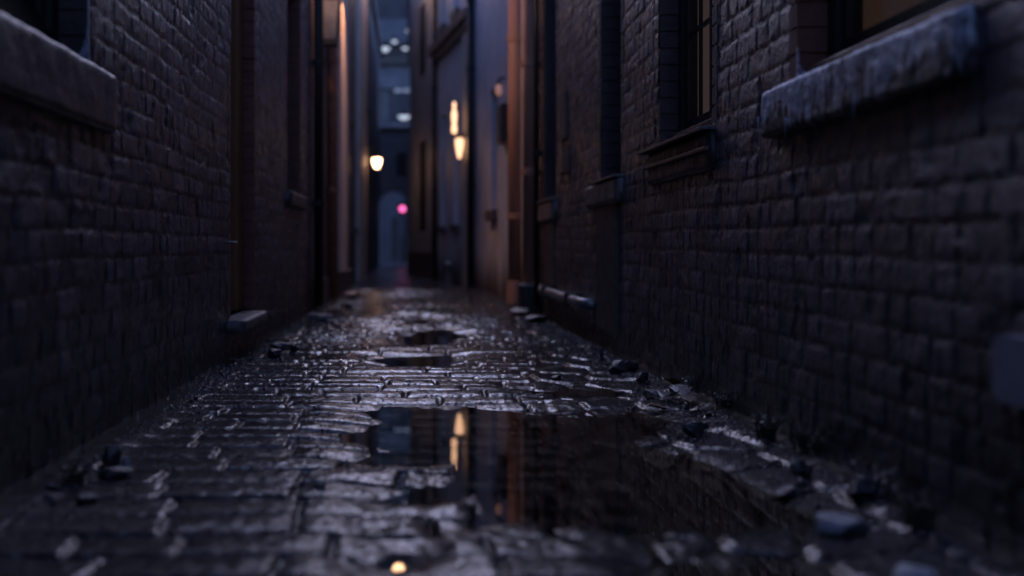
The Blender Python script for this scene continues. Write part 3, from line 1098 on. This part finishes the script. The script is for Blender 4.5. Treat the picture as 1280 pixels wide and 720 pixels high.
for (px, py, w, h, mt) in ((486, 78, 60, 10, 'paint_dark'), (492, 160, 70, 8, 'plaster_d'), (470, 128, 8, 46, 'plaster_d')):
    x, z, w, h = (px - CX) * 45 / F, CAMZ + (HY - py) * 45 / F, w * 45 / F, h * 45 / F
    MB().box(x - w / 2, x + w / 2, 44.45, 44.996, z - h / 2, z + h / 2).build('balcony' if w > h else 'duct', M[mt], FB, bevel=.02)
rl = MB()
for k in range(15):
    xx = -2.3 + k * .17
    rl.box(xx - .012, xx + .012, 44.47, 44.49, 8.75, 9.35)
rl.box(-2.4, .2, 44.46, 44.50, 9.352, 9.40)
rl.build('railing', M['iron'], FB)

# ------------------------------------------------------------------ lamps
def dish_lamp(px, py, d, r, label, flat=.45, wall=45):
    x, z = (px - CX) * d / F, CAMZ + (HY - py) * d / F
    ob = empty('wall_lamp', (x, d, z), label, 'lamp', 'cold lamps on the far building')
    MB().lathe((x, d, z), [(0, -r * flat), (r * .6, -r * flat * .85), (r * .95, -r * flat * .3), (r, 0)], 18).build('bowl', M['glow_cold'], ob, smooth=True)
    mb = MB().lathe((x, d, z), [(r * 1.04, -.01), (r * 1.0, .03), (r * .4, .12), (0, .14)], 18)
    mb.tube([(x, d, z + .12), (x, d, z + .3), (x, wall, z + .32)], .025, 8)
    mb.build('shade', M['iron'], ob, smooth=True)


dish_lamp(480, 60, 44.2, .25, 'widest cold white lamp high on the far building', .6)
dish_lamp(505, 145, 44.2, .25, 'cold white lamp lowest on the far building below its lit window', .6)
dish_lamp(493, 51, 44.4, .12, 'small round cold lamp just right of the widest one', .9)
dish_lamp(507, 60, 44.4, .17, 'tilted-looking pale lamp right of the small round one', .45)
dish_lamp(510, 38, 44.4, .10, 'topmost cold lamp close under the far roof', .7)

# globe lamp on the left wall
lx, ly, lz = -.673, 19.9, 2.21
ob = empty('bracket_lamp', (lx, ly, lz), 'glowing tapered lantern on an iron bracket on the far left wall', 'lamp')
MB().lathe((lx, ly, lz), [(0, -.115), (.035, -.11), (.07, -.03), (.085, .05), (.08, .07), (0, .075)], 20).build('globe', M['glow_lamp'], ob, smooth=True)
mb = MB().lathe((lx, ly, lz), [(.11, .075), (.10, .095), (.04, .14), (.02, .20), (0, .21)], 20)
mb.build('cap', M['iron'], ob, smooth=True)
MB().tube([(lx, ly, lz + .20), (lx - .02, ly, lz + .26), (lx - .08, ly, lz + .27), (-.93, ly, lz + .16)], .014, 10).build('bracket', M['iron'], ob, smooth=True)

# sconce on R3
sx = Vector(s3.pt(.30, .16, 2.18))
ob = empty('wall_sconce', sx, 'bright amber sconce of stacked glass lanterns on the pale right wall', 'lamp')
MB().lathe(sx, [(0, -.26), (.022, -.25), (.045, -.14), (.062, -.02), (.062, .02), (.045, .05), (0, .055)], 20).build('lower_glass', M['glow_sconce'], ob, smooth=True)
sy = sx + Vector((-.075, .05, 0))
MB().lathe(sy, [(0, .12), (.030, .13), (.040, .18), (.036, .24), (.024, .28), (.038, .33), (.040, .42), (.030, .47), (.016, .50), (.026, .54), (.022, .59), (0, .61)], 18).build('upper_glass', M['glow_sconce'], ob, smooth=True)
mb = MB().lathe(sx, [(.05, .056), (.075, .07), (.05, .10), (0, .11)], 18)
mb.tube([sx + Vector((0, 0, .1)), Vector(s3.pt(.30, .06, 2.28))], .018, 8)
mb.tube([sy + Vector((0, 0, .14)), sy + Vector((.02, 0, .11)), sx + Vector((0, 0, .1))], .015, 8)
mb.build('bracket', M['iron'], ob, smooth=True)

# high lamp over the alley, seen only in the wet ground
hx, hy_, hz = -.25, 19.4, 5.48
ob = empty('hanging_lamp', (hx, hy_, hz), 'amber glass lamp hung high over the alley, mirrored in the wet front setts', 'lamp')
MB().lathe((hx, hy_, hz), [(0, -.16), (.08, -.14), (.13, -.03), (.12, .08), (0, .1)], 20).build('globe', M['glow_high'], ob, smooth=True)
mb = MB().lathe((hx, hy_, hz), [(.19, .07), (.16, .10), (.05, .17), (0, .18)], 20)
mb.tube([(hx, hy_, hz + .17), (hx, hy_, hz + .5), (-.92, hy_, hz + .62)], .016, 8)
mb.build('bracket', M['iron'], ob, smooth=True)

# downlight over the lit pilaster on the left, its hood just cut by the photograph's upper edge
vx, vy, vz = -.61, 12.7, 3.86
ob = empty('wall_lamp', (vx, vy, vz), 'hooded black downlight lighting the left pilaster from above', 'lamp')
MB().lathe((vx, vy, vz), [(0, .015), (.05, .012), (.075, .03), (.06, .09), (0, .10)], 18).build('bulb', M['glow_down'], ob, smooth=True)
mb = MB().lathe((vx, vy, vz), [(.115, -.14), (.105, .08), (.05, .15), (0, .16)], 20).lathe((vx, vy, vz), [(.118, -.142), (.110, .085), (.055, .156), (0, .165)], 20)
mb.build('hood', M['iron'], ob, smooth=True)
MB().tube([(vx, vy, vz + .15), (vx, vy, vz + .24), (-.86, vy, vz + .26)], .014, 8).build('bracket', M['iron'], ob, smooth=True)

# lit lantern with side plates, out of the photograph's frame; the photograph shows its light on the copper pipes
kx, ky, kz = -.80, 9.78, 3.42
ob = empty('wall_lantern', (kx, ky, kz), 'lit amber lantern with black side plates high on the left wall facing the copper pipes', 'lantern')
MB().lathe((kx, ky, kz), [(0, -.07), (.035, -.06), (.055, -.02), (.055, .02), (.04, .05), (0, .06)], 18).build('globe', M['glow_globe'], ob, smooth=True)
mb = MB()
for sg in (-1, 1):
    mb.box(kx - .10, kx + .21, ky + sg * .085 - .004, ky + sg * .085 + .004, kz - .12, kz + .12)
mb.box(kx - .11, kx + .22, ky - .095, ky + .095, kz + .122, kz + .135)
mb.box(kx - .10, kx - .092, ky - .08, ky + .08, kz - .12, kz + .12)
mb.build('side_plates', M['iron'], ob)
MB().tube([(kx - .10, ky, kz + .05), (-.95, ky, kz + .05)], .016, 8).build('bracket', M['iron'], ob, smooth=True)

# unlit box lantern high on the left
ux, uy, uz = -.80, 10.1, 2.78
ob = empty('wall_lantern', (ux, uy, uz), 'unlit black box lantern high on the left wall above the downpipes', 'lantern')
mb = MB().hexa([(ux - .075, uy - .075, uz - .24), (ux + .075, uy - .075, uz - .24), (ux + .075, uy + .075, uz - .24), (ux - .075, uy + .075, uz - .24),
                (ux - .11, uy - .11, uz + .22), (ux + .11, uy - .11, uz + .22), (ux + .11, uy + .11, uz + .22), (ux - .11, uy + .11, uz + .22)])
mb.build('case', M['paint_dark'], ob, bevel=.012)
mb = MB().quad((ux - .064, uy - .0835, uz - .18), (ux + .064, uy - .0835, uz - .18), (ux + .09, uy - .110, uz + .18), (ux - .09, uy - .110, uz + .18))
mb.build('pane', M['lead'], ob)
MB().tube([(ux, uy, uz + .21), (ux, uy, uz + .36), (-.93, uy, uz + .36)], .016, 8).build('bracket', M['iron'], ob, smooth=True)

# pink signal beyond the archway
qx, qy, qz = (503 - CX) * 40 / F, 40.0, CAMZ + (HY - 261) * 40 / F
ob = empty('signal_lamp', (qx, qy, 0), 'round pink signal light on a post seen through the archway', 'signal')
MB().tube([(qx, qy + .12, -.05), (qx, qy + .12, qz + .3)], .04, 10).build('post', M['iron'], ob, smooth=True)
MB().box(qx - .2, qx + .2, qy + .03, qy + .10, qz - .24, qz + .24).build('housing', M['iron'], ob, bevel=.02)
MB().tube([(qx, qy + .028, qz), (qx, qy, qz)], .115, 20).build('lens', M['glow_pink'], ob, smooth=False)


# ------------------------------------------------------------------ drainpipes
def pipe(x, y, r, z0, z1, mat, label, wallx, collars=(), shoe=None, group=None, cm=None):
    ob = empty('drainpipe', (x, y, z0), label, 'drainpipe', group)
    MB().tube([(x, y, z0), (x, y, z1)], r, 20).build('pipe', M[mat], ob, smooth=True)
    for z in collars:
        MB().lathe((x, y, z), [(r, -.03), (r + .010, -.028), (r + .010, .028), (r, .03)], 20).build('collar', M[cm or mat], ob, smooth=False)
        a, b = sorted((x, wallx))
        MB().box(a, b, y - .015, y + .015, z - .02, z + .02).build('bracket', M['iron'], ob)
    if shoe:
        MB().lathe((x, y, z0), shoe, 20).build('shoe', M[cm or mat], ob, smooth=True)
    return ob


pipe(-.865, 9.62, .045, .05, 4.9, 'iron', 'thick black iron downpipe at the end of the left brick wall', -.94, (1.0, 2.3, 3.6, 4.6))
pipe(-.855, 11.15, .06, .05, 4.6, 'rust', 'rusty brown downpipe on the left plastered wall beneath the box lantern', -.93, (1.2, 2.6, 4.4))
pipe(1.04, 10.45, .076, .16, 4.4, 'copper', 'left one of the two copper downpipes, standing nearer the grey plaster wall', 1.1, (.9, 2.68, 4.2),
     [(.092, -.16), (.092, -.10), (.085, .04), (.077, .10)], 'pair of copper downpipes')
pipe(1.035, 9.12, .064, .30, 4.8, 'copper', 'right one of the two copper downpipes, ending above the iron box', 1.12, (1.25, 2.2, 4.3), None, 'pair of copper downpipes')
pipe(.86, 15.25, .055, .0, 4.4, 'iron', 'black downpipe beside the bright sconce on the right', .93, (1.5, 3.2, 4.2))
pipe(.40, 18.45, .045, .0, 5.4, 'iron', 'farthest black downpipe at the end of the pale right building', .45, (1.6, 3.4))
pipe(1.07, 8.92, .020, .10, 4.8, 'iron', 'thinnest black pipe beside the right copper downpipe', 1.12, (1.4, 2.8, 4.4))

# iron gully box under the right copper pipe
ob = empty('gully_box', (1.03, 9.1, 0), 'dark square iron gully box under the right copper downpipe', 'box')
MB().box(.94, 1.12, 8.98, 9.24, .0, .24).build('case', M['iron'], ob, bevel=.012)
MB().box(.925, 1.13, 8.96, 9.26, .242, .27).build('lid', M['lead'], ob, bevel=.006)

# bollard
bxp, byp = s3.pt(.75, .24, 0)[:2]
ob = empty('bollard', (bxp, byp, 0), 'short grey bollard at the foot of the pale right wall', 'bollard')
MB().lathe((bxp, byp, 0), [(.085, -.03), (.085, .05), (.07, .07), (.065, .30)], 18).build('post', M['stone_dark'], ob, smooth=True)
MB().lathe((bxp, byp, 0), [(.065, .30), (.08, .31), (.08, .335), (.05, .36), (0, .365)], 18).build('cap', M['galv'], ob, smooth=True)


# ------------------------------------------------------------------ stones, leaves, weeds
def rock_mesh(w, d, h, seed, mat, sub=3, rough=.35, flat=False):
    bm = bmesh.new()
    bmesh.ops.create_icosphere(bm, subdivisions=sub, radius=1)
    rnd = random.Random(seed)
    planes = [(Vector((rnd.gauss(0, 1), rnd.gauss(0, 1), rnd.gauss(0, 1) * .8)).normalized(), rnd.uniform(.48, .8)) for _ in range(13)]
    if flat:
        planes.append((Vector((.05, .03, 1)).normalized(), .55))
    co = np.array([v.co for v in bm.verts])
    n1 = fbm(co[:, 0] * 2 + co[:, 2] * 1.3 + seed, co[:, 1] * 2 - co[:, 2] * 1.7, seed, 3)
    for v, k in zip(bm.verts, n1):
        p = v.co.copy()
        for nrm, dd in planes:
            t = p.dot(nrm) - dd
            if t > 0:
                p -= nrm * t * .92
        p *= 1 + rough * .3 * k
        v.co = Vector((p.x * w / 2, p.y * d / 2, p.z * h / 2 + h * .38))
    me = bpy.data.meshes.new('stone')
    bm.to_mesh(me)
    bm.free()
    me.materials.append(M[mat])
    me.polygons.foreach_set('use_smooth', [False] * len(me.polygons))
    return me


def stone(px, py, w, h, label, mat='rock', seed=1, d=None, name='stone', rot=None, flat=False, cat='stone', group=None):
    x, y = gp(px, py, .03)
    k = y / F
    o = bpy.data.objects.new(name, rock_mesh(w * k, (d or w) * k, h * k, seed, mat, flat=flat))
    o.location = (x, y, gz(x, y) - .004)
    o.rotation_euler = (0, 0, rot if rot is not None else random.uniform(-.4, .4))
    COL.objects.link(o)
    return tag(o, label, cat, group)


stone(868, 536, 30, 24, 'black angular stone sitting alone on the right-hand flags', seed=3)
stone(981, 606, 36, 22, 'low black stone at the outer corner of the right-hand flags', seed=4)
stone(1052, 650, 92, 34, 'pale wet flat stone at the right edge of the big puddle', 'pale_rock', 5, flat=True, d=60)
stone(1146, 722, 72, 44, 'palest stone at the bottom right corner', 'pale_rock', 6, flat=True)
stone(772, 462, 30, 17, 'dark stone leaning at the start of the rubble by the right wall', seed=7)
stone(790, 464, 20, 20, 'darker upright stone just right of the leaning one', seed=8)
stone(803, 474, 22, 18, 'blocky black stone above the leaf pile', seed=9)
stone(752, 446, 8, 16, 'thin upright dark stone at the foot of the right wall', seed=10)
stone(1000, 585, 40, 26, 'dark lump of rubble against the right wall behind the low stone', seed=12)
stone(1078, 620, 48, 36, 'large dark lump behind the pale flat stone', seed=13)
stone(350, 434, 34, 14, 'flat dark stone against the left brick wall past the doorstep', seed=14, flat=True)
stone(368, 437, 14, 12, 'small dark stone right of the flat one by the left wall', seed=15)
stone(343, 446, 22, 16, 'pointed grey stone nearest below the doorstep on the left', seed=16)
stone(440, 372, 26, 12, 'pale grey stone at the foot of the left plastered wall', 'sill', 17, flat=True)
stone(398, 400, 40, 14, 'low broken slab at the left below the black downpipe', 'sill', 18, flat=True)
stone(437, 384, 14, 9, 'dark small stone beside the pale grey one on the left', seed=19)
stone(655, 392, 36, 16, 'wet grey rubble lump at the foot of the copper pipes', 'rock', 20)
stone(668, 402, 34, 14, 'flat broken slab just in front of the copper pipes', 'rock', 21, flat=True)
stone(110, 622, 30, 18, 'wet grey stone in the left edge strip near the broken lump', seed=22)
stone(96, 596, 26, 20, 'pale streaked stone against the left wall panel', 'sill', seed=23)
stone(400, 606, 22, 12, 'small brown stone lying on the setts left of the puddle', 'rock', 24)
stone(695, 470, 16, 9, 'flat pebble on the setts right of the narrow puddle', 'rock', 25, flat=True)
# broken base with an upright lump at the left edge
stone(142, 592, 52, 20, 'flat dark broken block at the left edge strip carrying an upright lump', 'rock', 26, flat=True, d=44)
stone(139, 576, 26, 34, 'upright black lump standing on the flat broken block at the left', 'rock', 27)
stone(158, 583, 14, 22, 'pale wet shard leaning on the upright black lump', 'pale_rock', 28)
# numerous look-alike pebbles in both margins
rnd = random.Random(5)
protos = [rock_mesh(1, .9, .75, 60 + k, 'rock', 2) for k in range(4)] + [rock_mesh(1, .8, .6, 70, 'sill', 2)]
for side in (1, -1):
    for k in range(70 if side > 0 else 40):
        y = 1.9 + 8.5 * rnd.random() ** 1.5
        x = (1.03 - abs(rnd.gauss(0, .075))) if side > 0 else (-.86 + abs(rnd.gauss(0, .03)))
        me = rnd.choice(protos)
        o = bpy.data.objects.new('pebble', me)
        sc = rnd.uniform(.010, .028) * (1.2 if rnd.random() < .2 else 1)
        o.scale = (sc * 1.2, sc, sc)
        o.location = (x, y, gz(x, y) - .002)
        o.rotation_euler = (0, 0, rnd.uniform(0, 6.28))
        COL.objects.link(o)
        tag(o, 'small wet pebble in the rubble line along the %s wall' % ('right' if side > 0 else 'left'), 'pebble',
            'pebbles along the %s wall' % ('right' if side > 0 else 'left'))
# gravel grit that nobody could count
V, Fq = [], []
for k in range(12000):
    if k % 3:
        y = 1.6 + 9 * rnd.random() ** 1.6
        x = 1.05 - abs(rnd.gauss(0, .13))
    else:
        y = 1.6 + 9 * rnd.random() ** 1.4
        x = -.87 + abs(rnd.gauss(0, .10))
        if k % 2:
            y, x = rnd.gauss(4.5, .35), rnd.gauss(-.68, .12)
    V.append((x, y))
for k in range(9000):
    y = 1.7 + 12 * rnd.random() ** 1.7
    V.append((rnd.uniform(-.85, 1.0), y))
P = np.array(V)
hz_, _ = ground(P[:, 0], P[:, 1])
mb = MB()
for (x, y), z in zip(V, hz_):
    if z < .004:
        continue
    s_ = rnd.uniform(.0025, .008) * (1 if z > .024 else .62)
    a = rnd.uniform(0, 6.28)
    c, sn = math.cos(a) * s_, math.sin(a) * s_
    mb.add([(x + c, y + sn, z), (x - sn, y + c, z), (x - c, y - sn, z), (x + sn, y - c, z), (x + rnd.uniform(-.4, .4) * s_, y, z + s_ * rnd.uniform(.6, 1.2)), ],
           [(0, 1, 4), (1, 2, 4), (2, 3, 4), (3, 0, 4)])
tag(mb.build('gravel', M['gravel']), 'wet glinting grit and gravel scattered over the setts and thickest along both edges', kind='stuff')


def leaf(px, py, w, label, mat, seed, lift=.02):
    x, y = gp(px, py, .03)
    rnd = random.Random(seed)
    L = w * y / F
    n = 9
    vs, fs = [], []
    a = rnd.uniform(0, 6.28)
    cu = rnd.uniform(.2, .5)
    z0 = gz(x, y)
    for k in range(n + 1):
        t = k / n
        hw = L * .30 * math.sin(math.pi * t ** .8) * (1 + .25 * math.sin(k * 2.6 + seed)) + .0004
        zz = lift * (.35 + cu * math.sin(t * 3.1 + seed)) + .012 * t
        for sgn, up in ((-1, .5 * hw), (0, 0), (1, .5 * hw)):
            u, v = (t - .5) * L, sgn * hw
            vs.append((x + u * math.cos(a) - v * math.sin(a), y + u * math.sin(a) + v * math.cos(a), z0 + zz + up))
    for k in range(n):
        for j in range(2):
            b = 3 * k + j
            fs.append((b, b + 1, b + 4, b + 3))
    o = MB().add(vs, fs).build('dead_leaf', M[mat], None, loc=(x, y, z0), smooth=True)
    sm = o.modifiers.new('thickness', 'SOLIDIFY')
    sm.thickness = .0012
    tag(o, label, 'leaf', 'dead leaves by the right wall')


leaf(836, 496, 40, 'pale curled dead leaf at the front of the pile by the right wall', 'leaf_pale', 1)
leaf(822, 506, 30, 'brown dead leaf lying flat in front of the pale curled one', 'leaf', 2)
leaf(860, 500, 34, 'orange-brown crumpled leaf right of the pale curled one', 'leaf', 3)
leaf(851, 492, 40, 'grey upright leaf behind the crumpled orange-brown one', 'leaf_pale', 4, .05)
leaf(838, 484, 36, 'dark leaf at the back of the leaf pile', 'leaf', 5, .04)
leaf(872, 508, 28, 'thin brown leaf at the right end of the leaf pile', 'leaf', 6)
leaf(812, 492, 26, 'small pale leaf at the left end of the leaf pile', 'leaf_pale', 7)
leaf(884, 516, 28, 'brown leaf between the leaf pile and the wall plinth', 'leaf', 8)
leaf(1040, 632, 26, 'brown leaf lying above the pale flat stone', 'leaf', 9)


def weed(px, py, hh, n, label, mat, seed, spread=.06):
    x, y = gp(px, py, .03)
    rnd = random.Random(seed)
    z0 = gz(x, y)
    mb = MB()
    for k in range(n):
        a = rnd.uniform(0, 6.28)
        r0 = rnd.uniform(0, spread * .5)
        bx, by = x + r0 * math.cos(a), y + r0 * math.sin(a)
        h = hh * rnd.uniform(.4, 1)
        lean = rnd.uniform(.2, 1.0) * h * .6
        pts = [(bx + lean * t * t * math.cos(a), by + lean * t * t * math.sin(a), z0 + h * t * (1 - .25 * t)) for t in (0, .25, .5, .75, 1)]
        mb.tube(pts, [.0016, .0018, .0015, .001, .0003], 5)
        if k % 2 == 0:
            for q in range(3):
                t = rnd.uniform(.3, 1)
                c = Vector((bx + lean * t * t * math.cos(a), by + lean * t * t * math.sin(a), z0 + h * t * (1 - .25 * t)))
                d = Vector((rnd.gauss(0, 1), rnd.gauss(0, 1), rnd.gauss(0, .6))).normalized() * rnd.uniform(.008, .02)
                e = d.cross(Vector((0, 0, 1))) * .4
                mb.add([c, c + d * .5 + e, c + d, c + d * .5 - e], [(0, 1, 2, 3)])
    tag(mb.build('weed', M[mat], None, loc=(x, y, z0)), label, 'weed')


weed(958, 548, .10, 60, 'dark weed tuft growing at the right wall foot beyond the low stone', 'weed', 1)
weed(905, 510, .07, 40, 'low dark weed at the right wall foot next to the leaf pile', 'weed', 2)
weed(1010, 565, .09, 50, 'bushiest dark weed at the right wall foot behind the rubble lump', 'weed', 3, .09)
weed(1090, 618, .10, 80, 'pale dry weed clump above the flat pale stone', 'twig', 4, .10)
weed(860, 486, .06, 24, 'dry stalks sticking out of the leaf pile', 'twig', 5, .05)
weed(90, 600, .08, 40, 'dark weed by the left wall beside the pale streaked stone', 'weed', 6)
weed(1150, 660, .10, 50, 'dark weed at the right wall foot near the bottom corner', 'weed', 7)

# ------------------------------------------------------------------ light, sky, camera
W = bpy.data.worlds.new('World')
S.world = W
W.use_nodes = True
n, l = W.node_tree.nodes, W.node_tree.links
bg = n['Background']
sky = n.new('ShaderNodeTexSky')
sky.sky_type = 'NISHITA'
sky.sun_disc = False
SUN_E, SUN_R = R(36), R(-1)
sky.sun_elevation = SUN_E
sky.sun_rotation = SUN_R
sky.ozone_density = 1.9
tint = n.new('ShaderNodeMix')
tint.data_type = 'RGBA'
tint.blend_type = 'MULTIPLY'
tint.inputs[0].default_value = 1
tint.inputs[7].default_value = (.84, .86, 1.22, 1)        # dusk air leans to violet
l.new(sky.outputs[0], tint.inputs[6])
l.new(tint.outputs[2], bg.inputs[0])
bg.inputs[1].default_value = .115
sd = bpy.data.lights.new('sun', 'SUN')
sd.energy = .052
sd.angle = R(3)
sd.color = (.36, .50, 1)
so = bpy.data.objects.new('sun', sd)
so.rotation_euler = (R(-(90 - 36)), 0, R(1))
COL.objects.link(so)

cd = bpy.data.cameras.new('camera')
co = bpy.data.objects.new('camera', cd)
COL.objects.link(co)
co.location = (0, 0, CAMZ)
co.rotation_euler = (R(90), 0, 0)
cd.sensor_width = 36
cd.lens = F / 1280 * 36
cd.shift_x = (640 - CX) / 1280
cd.shift_y = -(360 - HY) / 1280
cd.clip_start = .02
cd.clip_end = 1000
cd.dof.use_dof = True
cd.dof.focus_distance = 4.15
cd.dof.aperture_fstop = 1.15
S.camera = co

S.render.engine = 'CYCLES'
S.cycles.use_denoising = True
S.cycles.use_adaptive_sampling = False
S.cycles.max_bounces = 8
S.cycles.diffuse_bounces = 4
S.cycles.glossy_bounces = 4
S.cycles.transmission_bounces = 6
S.cycles.sample_clamp_indirect = .25
S.cycles.caustics_refractive = False
S.cycles.blur_glossy = .3
S.view_settings.view_transform = 'Standard'
S.view_settings.look = 'None'
S.view_settings.exposure = 1.02
S.view_settings.gamma = 1
